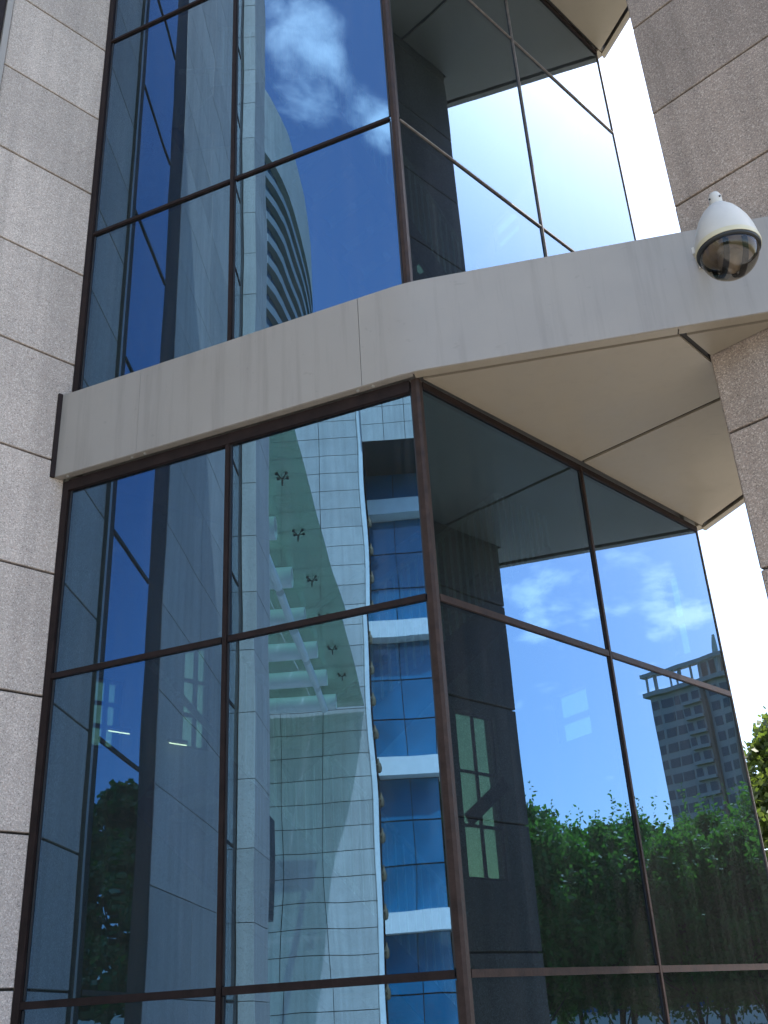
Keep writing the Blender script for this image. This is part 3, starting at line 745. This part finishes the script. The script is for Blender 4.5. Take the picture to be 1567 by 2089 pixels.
# ------------------------------------------------------------------ trees
MC = (-5.70, 5.44)
def crown_mesh(name, mat, h, rx, n, leaf, seed, trunk_h, kind):
    rnd = random.Random(seed); mb = MB(); clumps = []
    nc = int(n / 90)
    for i in range(nc):
        k = rnd.random() ** .8
        z = trunk_h + (h - trunk_h) * k
        if kind == 'willow': rad = rx * (math.sin(math.pi * min(1, .12 + .86 * k)) ** .6)
        else: rad = rx * (math.sin(math.pi * min(1, .2 + .78 * k)) ** .8)
        a = rnd.random() * 6.283; q = math.sqrt(rnd.random()) * rad
        clumps.append((q * math.cos(a), q * math.sin(a), z, rnd.uniform(.3, .75) * rx * .30))
    for cx, cy, cz, cr in clumps:
        for j in range(90):
            d = Vector((rnd.gauss(0, 1), rnd.gauss(0, 1), rnd.gauss(0, 1))).normalized() * cr * rnd.random() ** .45
            p = Vector((cx, cy, cz)) + Vector((d.x, d.y, d.z * (1.35 if kind == 'willow' else .8)))
            L = leaf * rnd.uniform(.7, 1.4); W = L * (.28 if kind == 'willow' else .5)
            ax = Vector((rnd.gauss(0, .6), rnd.gauss(0, .6), rnd.gauss(-.2 if kind == 'willow' else .1, .7))).normalized(); sd = ax.cross(Vector((rnd.random() - .5, rnd.random() - .5, rnd.random() - .5))).normalized()
            mb.add([p, p + ax * L * .5 + sd * W, p + ax * L, p + ax * L * .5 - sd * W], [(0, 1, 2, 3)])
    if kind == 'willow':            # thin leafy shoots standing out of the crown
        for i in range(60):
            cx, cy, cz, cr = rnd.choice(clumps); L0 = rnd.uniform(.5, 1.1); lean = Vector((rnd.gauss(0, .25), rnd.gauss(0, .25), 1)).normalized()
            for j in range(14):
                p = Vector((cx, cy, cz + cr * .5)) + lean * L0 * j / 13
                ax = Vector((rnd.gauss(0, .8), rnd.gauss(0, .8), rnd.gauss(.3, .5))).normalized(); sd = ax.orthogonal().normalized(); L = leaf * rnd.uniform(.5, 1.0)
                mb.add([p, p + ax * L * .5 + sd * L * .3, p + ax * L, p + ax * L * .5 - sd * L * .3], [(0, 1, 2, 3)])
    me = bpy.data.meshes.new(name); me.from_pydata(mb.v, [], mb.f); me.materials.append(mat); me.update()
    tr = MB(); prev = Vector((0, 0, 0)); r = .035 * h * .5
    pts = [prev]
    for i in range(6):
        nx = Vector((rnd.uniform(-.08, .08) * h * .3, rnd.uniform(-.08, .08) * h * .3, h * .85 * (i + 1) / 6)); pts.append(nx)
    for i in range(6): tr.tube(pts[i], pts[i + 1], r * (1 - i / 6.5), 8, r * (1 - (i + 1) / 6.5))
    for c in clumps[::max(1, nc // 24)]:
        k = min(5, max(1, int((c[2] * .7) / (h * .85) * 6))); tr.tube(pts[k], (c[0], c[1], c[2]), r * .3, 6, r * .06)
    tm = tr.mesh(name + '_trunk', bark, smooth=True)
    return me, tm
kinds = [crown_mesh('crown_a', leaf_a, 5.7, 1.9, 19000, .145, 3, 1.5, 'willow'), crown_mesh('crown_b', leaf_a, 6.1, 1.8, 18000, .145, 5, 1.6, 'willow'),
         crown_mesh('crown_c', leaf_b, 9.0, 2.8, 15000, .22, 9, 1.6, 'round'), crown_mesh('crown_d', leaf_c, 5.0, 1.7, 34000, .085, 11, .7, 'round')]
def tree(az, dist, scale, kind, rot, label, group, zs=1.0):
    o = MC if az > 60 else (0, 0)
    x, y = o[0] + math.sin(R(az)) * dist, o[1] + math.cos(R(az)) * dist
    return tree_at(x, y, scale, kind, rot, label, group, zs)
def tree_at(x, y, scale, kind, rot, label, group, zs=1.0):
    t = thing('tree', label, 'tree', (x, y, 0), group); t.rotation_euler = (0, 0, rot); t.scale = (scale, scale, scale * zs)
    c, tr = kinds[kind]
    for nm, me in (('crown', c), ('trunk', tr)):
        o = bpy.data.objects.new(nm, me); COL.objects.link(o); o.parent = t
GR = 'trees mirrored in the right glazing'
rowlab = 'leafy green tree mirrored in the lower right glass, number %s from the pier'
for i, (az, d, s, k, r) in enumerate([(81.0, 27, 1.06, 0, .3), (79.0, 30, .93, 1, 1.4), (77.2, 28, .98, 0, 2.2), (75.0, 31, 1.0, 1, .9), (73.3, 28, .90, 0, 4.0), (71.6, 31, .98, 1, 3.1), (69.8, 28, .92, 0, 5.2), (68.0, 30, 1.05, 1, 2.6), (66.0, 27, 1.05, 0, 1.1), (64, 29, 1.1, 1, .2),
                                       (83.2, 29, 1.0, 1, 4.4), (79.9, 38, 1.12, 0, .7), (76.4, 40, 1.12, 1, 5.5), (72.4, 39, 1.1, 0, 2.9), (68.6, 38, 1.1, 1, 1.9)]):
    ORD = ('first', 'second', 'third', 'fourth', 'fifth', 'sixth', 'seventh', 'eighth', 'ninth', 'tenth')
    lab = '%s leafy tree from the pier in the front row mirrored in right glass' % ORD[i] if i < 10 else '%s tree from the pier in the taller back row mirrored in right glass' % ORD[i - 10]
    tree(az, d, s, k, r, lab, GR)
tree(21.6, 17.5, 1.12, 3, .4, 'sunlit yellow green tree seen past the glass at the right edge', None)
tree(27.0, 21, 1.15, 3, 2.1, 'darker green tree half hidden behind the right stone pier', None)
for i, (a, s, sc, k) in enumerate([(5.6, 50, 1.65, 2), (8.6, 55, 1.8, 2), (12.5, 52, 1.5, 2), (17, 58, 1.7, 2), (22, 50, 1.4, 2), (28, 56, 1.6, 2), (36, 52, 1.6, 2)]):
    q = wp(s, a); tree_at(q[0], q[1], sc, k, i * 1.3, '%s dark tree out from the blue tower bay mirrored in the left glass' % ('first', 'second', 'third', 'fourth', 'fifth', 'sixth', 'seventh')[i], 'trees beyond the entrance building')

# hedge, low wall and low building on the far side of the lawn
def hedge(az0, az1, d, h, seed):
    rnd = random.Random(seed); mb = MB()
    for i in range(16000):
        az = R(rnd.uniform(az0, az1)); dd = d + rnd.uniform(-.6, .6); z = h * rnd.random() ** .6
        p = Vector((MC[0] + math.sin(az) * dd, MC[1] + math.cos(az) * dd, z)); ax = Vector((rnd.gauss(0, 1), rnd.gauss(0, 1), rnd.gauss(.3, 1))).normalized(); sd = ax.orthogonal().normalized()
        L = rnd.uniform(.1, .2); mb.add([p, p + ax * L * .5 + sd * L * .3, p + ax * L, p + ax * L * .5 - sd * L * .3], [(0, 1, 2, 3)])
    me = bpy.data.meshes.new('hedge'); me.from_pydata(mb.v, [], mb.f); me.materials.append(hedge_m)
    return tag(link('hedge', me, (0, 0, 0)), 'clipped dark hedge below the trees in the lower right glass', 'hedge')
hedge(62, 86, 25, .95, 4)
lb = thing('low_building', 'low white building with blue windows behind the mirrored trees', 'building', (42, 19, 0))
fa = Vector((math.sin(R(74)), math.cos(R(74)))); ta = (fa.y, -fa.x); c0 = (MC[0] + fa.x * 50, MC[1] + fa.y * 50)
part('wall', MB().obox(c0, ta, (fa.x, fa.y), -14, 14, .2, 6, 0, 4.2), white_wall, lb)
part('base', MB().obox(c0, ta, (fa.x, fa.y), -15, 15, -1.2, .0, 0, 1.2), white_wall, lb)
for k in range(7):
    x = -12 + k * 4
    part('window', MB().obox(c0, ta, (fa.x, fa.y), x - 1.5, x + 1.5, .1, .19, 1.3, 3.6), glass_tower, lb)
    part('column', MB().obox(c0, ta, (fa.x, fa.y), x + 1.7, x + 2.3, -.3, .18, 1.21, 4.2), white_wall, lb)

# ------------------------------------------------------------------ apartment tower
apt = thing('apartment_tower', 'tall grey apartment tower with open roof frame mirrored in the right glass', 'tower', (MC[0] + math.sin(R(71)) * 215, MC[1] + math.cos(R(71)) * 215, 0))
fa = Vector((math.sin(R(71.2)), math.cos(R(71.2)))); rt = Vector((fa.y, -fa.x))            # rt: to the right seen from here
c0 = (MC[0] + fa.x * 210, MC[1] + fa.y * 210)
ang = R(32); ea = (rt.x * math.cos(ang) + fa.x * math.sin(ang), rt.y * math.cos(ang) + fa.y * math.sin(ang)); eb = (-rt.x * math.sin(ang) + fa.x * math.cos(ang), -rt.y * math.sin(ang) + fa.y * math.cos(ang))
AW, AD, AH, FL = 19.0, 16.0, 57.5, 3.0
o0 = pt(c0, (ea, -11.0), (eb, 0))
part('wall', MB().obox(o0, ea, eb, .3, AW - .3, .3, AD - .3, 0, AH), tower_wall, apt)
part('roof', MB().obox(o0, ea, eb, -.8, AW + .8, -.8, AD + .8, AH + .01, AH + .9), tower_wall, apt)
for k in range(9):
    for j in range(2):
        if j == 0: q = (k * (AW - .4) / 8, k * (AW - .4) / 8 + .4, -.1, .3)
        else: q = (-.1, .3, 1.5 + k * (AD - 2) / 8, 1.9 + k * (AD - 2) / 8)
        part('roof_fin', MB().obox(o0, ea, eb, *q, AH + .92, AH + 4.2), tower_wall, apt)
part('roof_beam', MB().obox(o0, ea, eb, -.7, AW + .7, -.7, .9, AH + 4.21, AH + 5.0), tower_wall, apt)
part('roof_beam', MB().obox(o0, ea, eb, -.7, .9, .92, AD + .7, AH + 4.21, AH + 5.0), tower_wall, apt)
part('roof_house', MB().obox(o0, ea, eb, 4, 10, 4, 10, AH + .92, AH + 6), tower_brown, apt)
mp_ = pt(o0, (ea, 6), (eb, 6)); part('roof_mast', MB().tube((mp_[0], mp_[1], AH + 6), (mp_[0], mp_[1], AH + 11), .3, 6, .1), green_net, apt)
part('pilaster', MB().obox(o0, ea, eb, .0, .9, -.25, .29, 0, AH), tower_brown, apt)
part('pilaster', MB().obox(o0, ea, eb, 6.0, 6.8, -.25, .29, 0, AH), tower_brown, apt)
part('pilaster', MB().obox(o0, ea, eb, -.25, .29, 6.4, 7.4, 0, AH), tower_brown, apt)
wmA = MB().obox((0, 0), ea, eb, 0, 1.7, -.06, .05, 0, 1.75).mesh('window', tower_win); wmB = MB().obox((0, 0), ea, eb, -.06, .05, 0, 1.8, 0, 1.75).mesh('window', tower_win)
for f in range(4, 19):
    z = f * FL + .7
    for k in range(4):
        q = pt(o0, (ea, (1.4, 3.9, 7.6, 10.4)[k]), (eb, .28)); link('window', wmA, (q[0], q[1], z), apt)
        if k < 3: q = pt(o0, (ea, (12.6, 14.6, 16.8)[k]), (eb, .28)); link('window', wmA, (q[0], q[1], z), apt)
        q = pt(o0, (ea, .28), (eb, (1.0, 3.7, 8.1, 11.0)[k])); link('window', wmB, (q[0], q[1], z), apt)
    part('balcony', MB().obox(o0, ea, eb, 7.0, 11.6, -.7, .28, z - .75, z - .1), tower_wall, apt)
    part('balcony', MB().obox(o0, ea, eb, -.7, .28, .9, 5.8, z - .75, z - .1), green_net, apt)
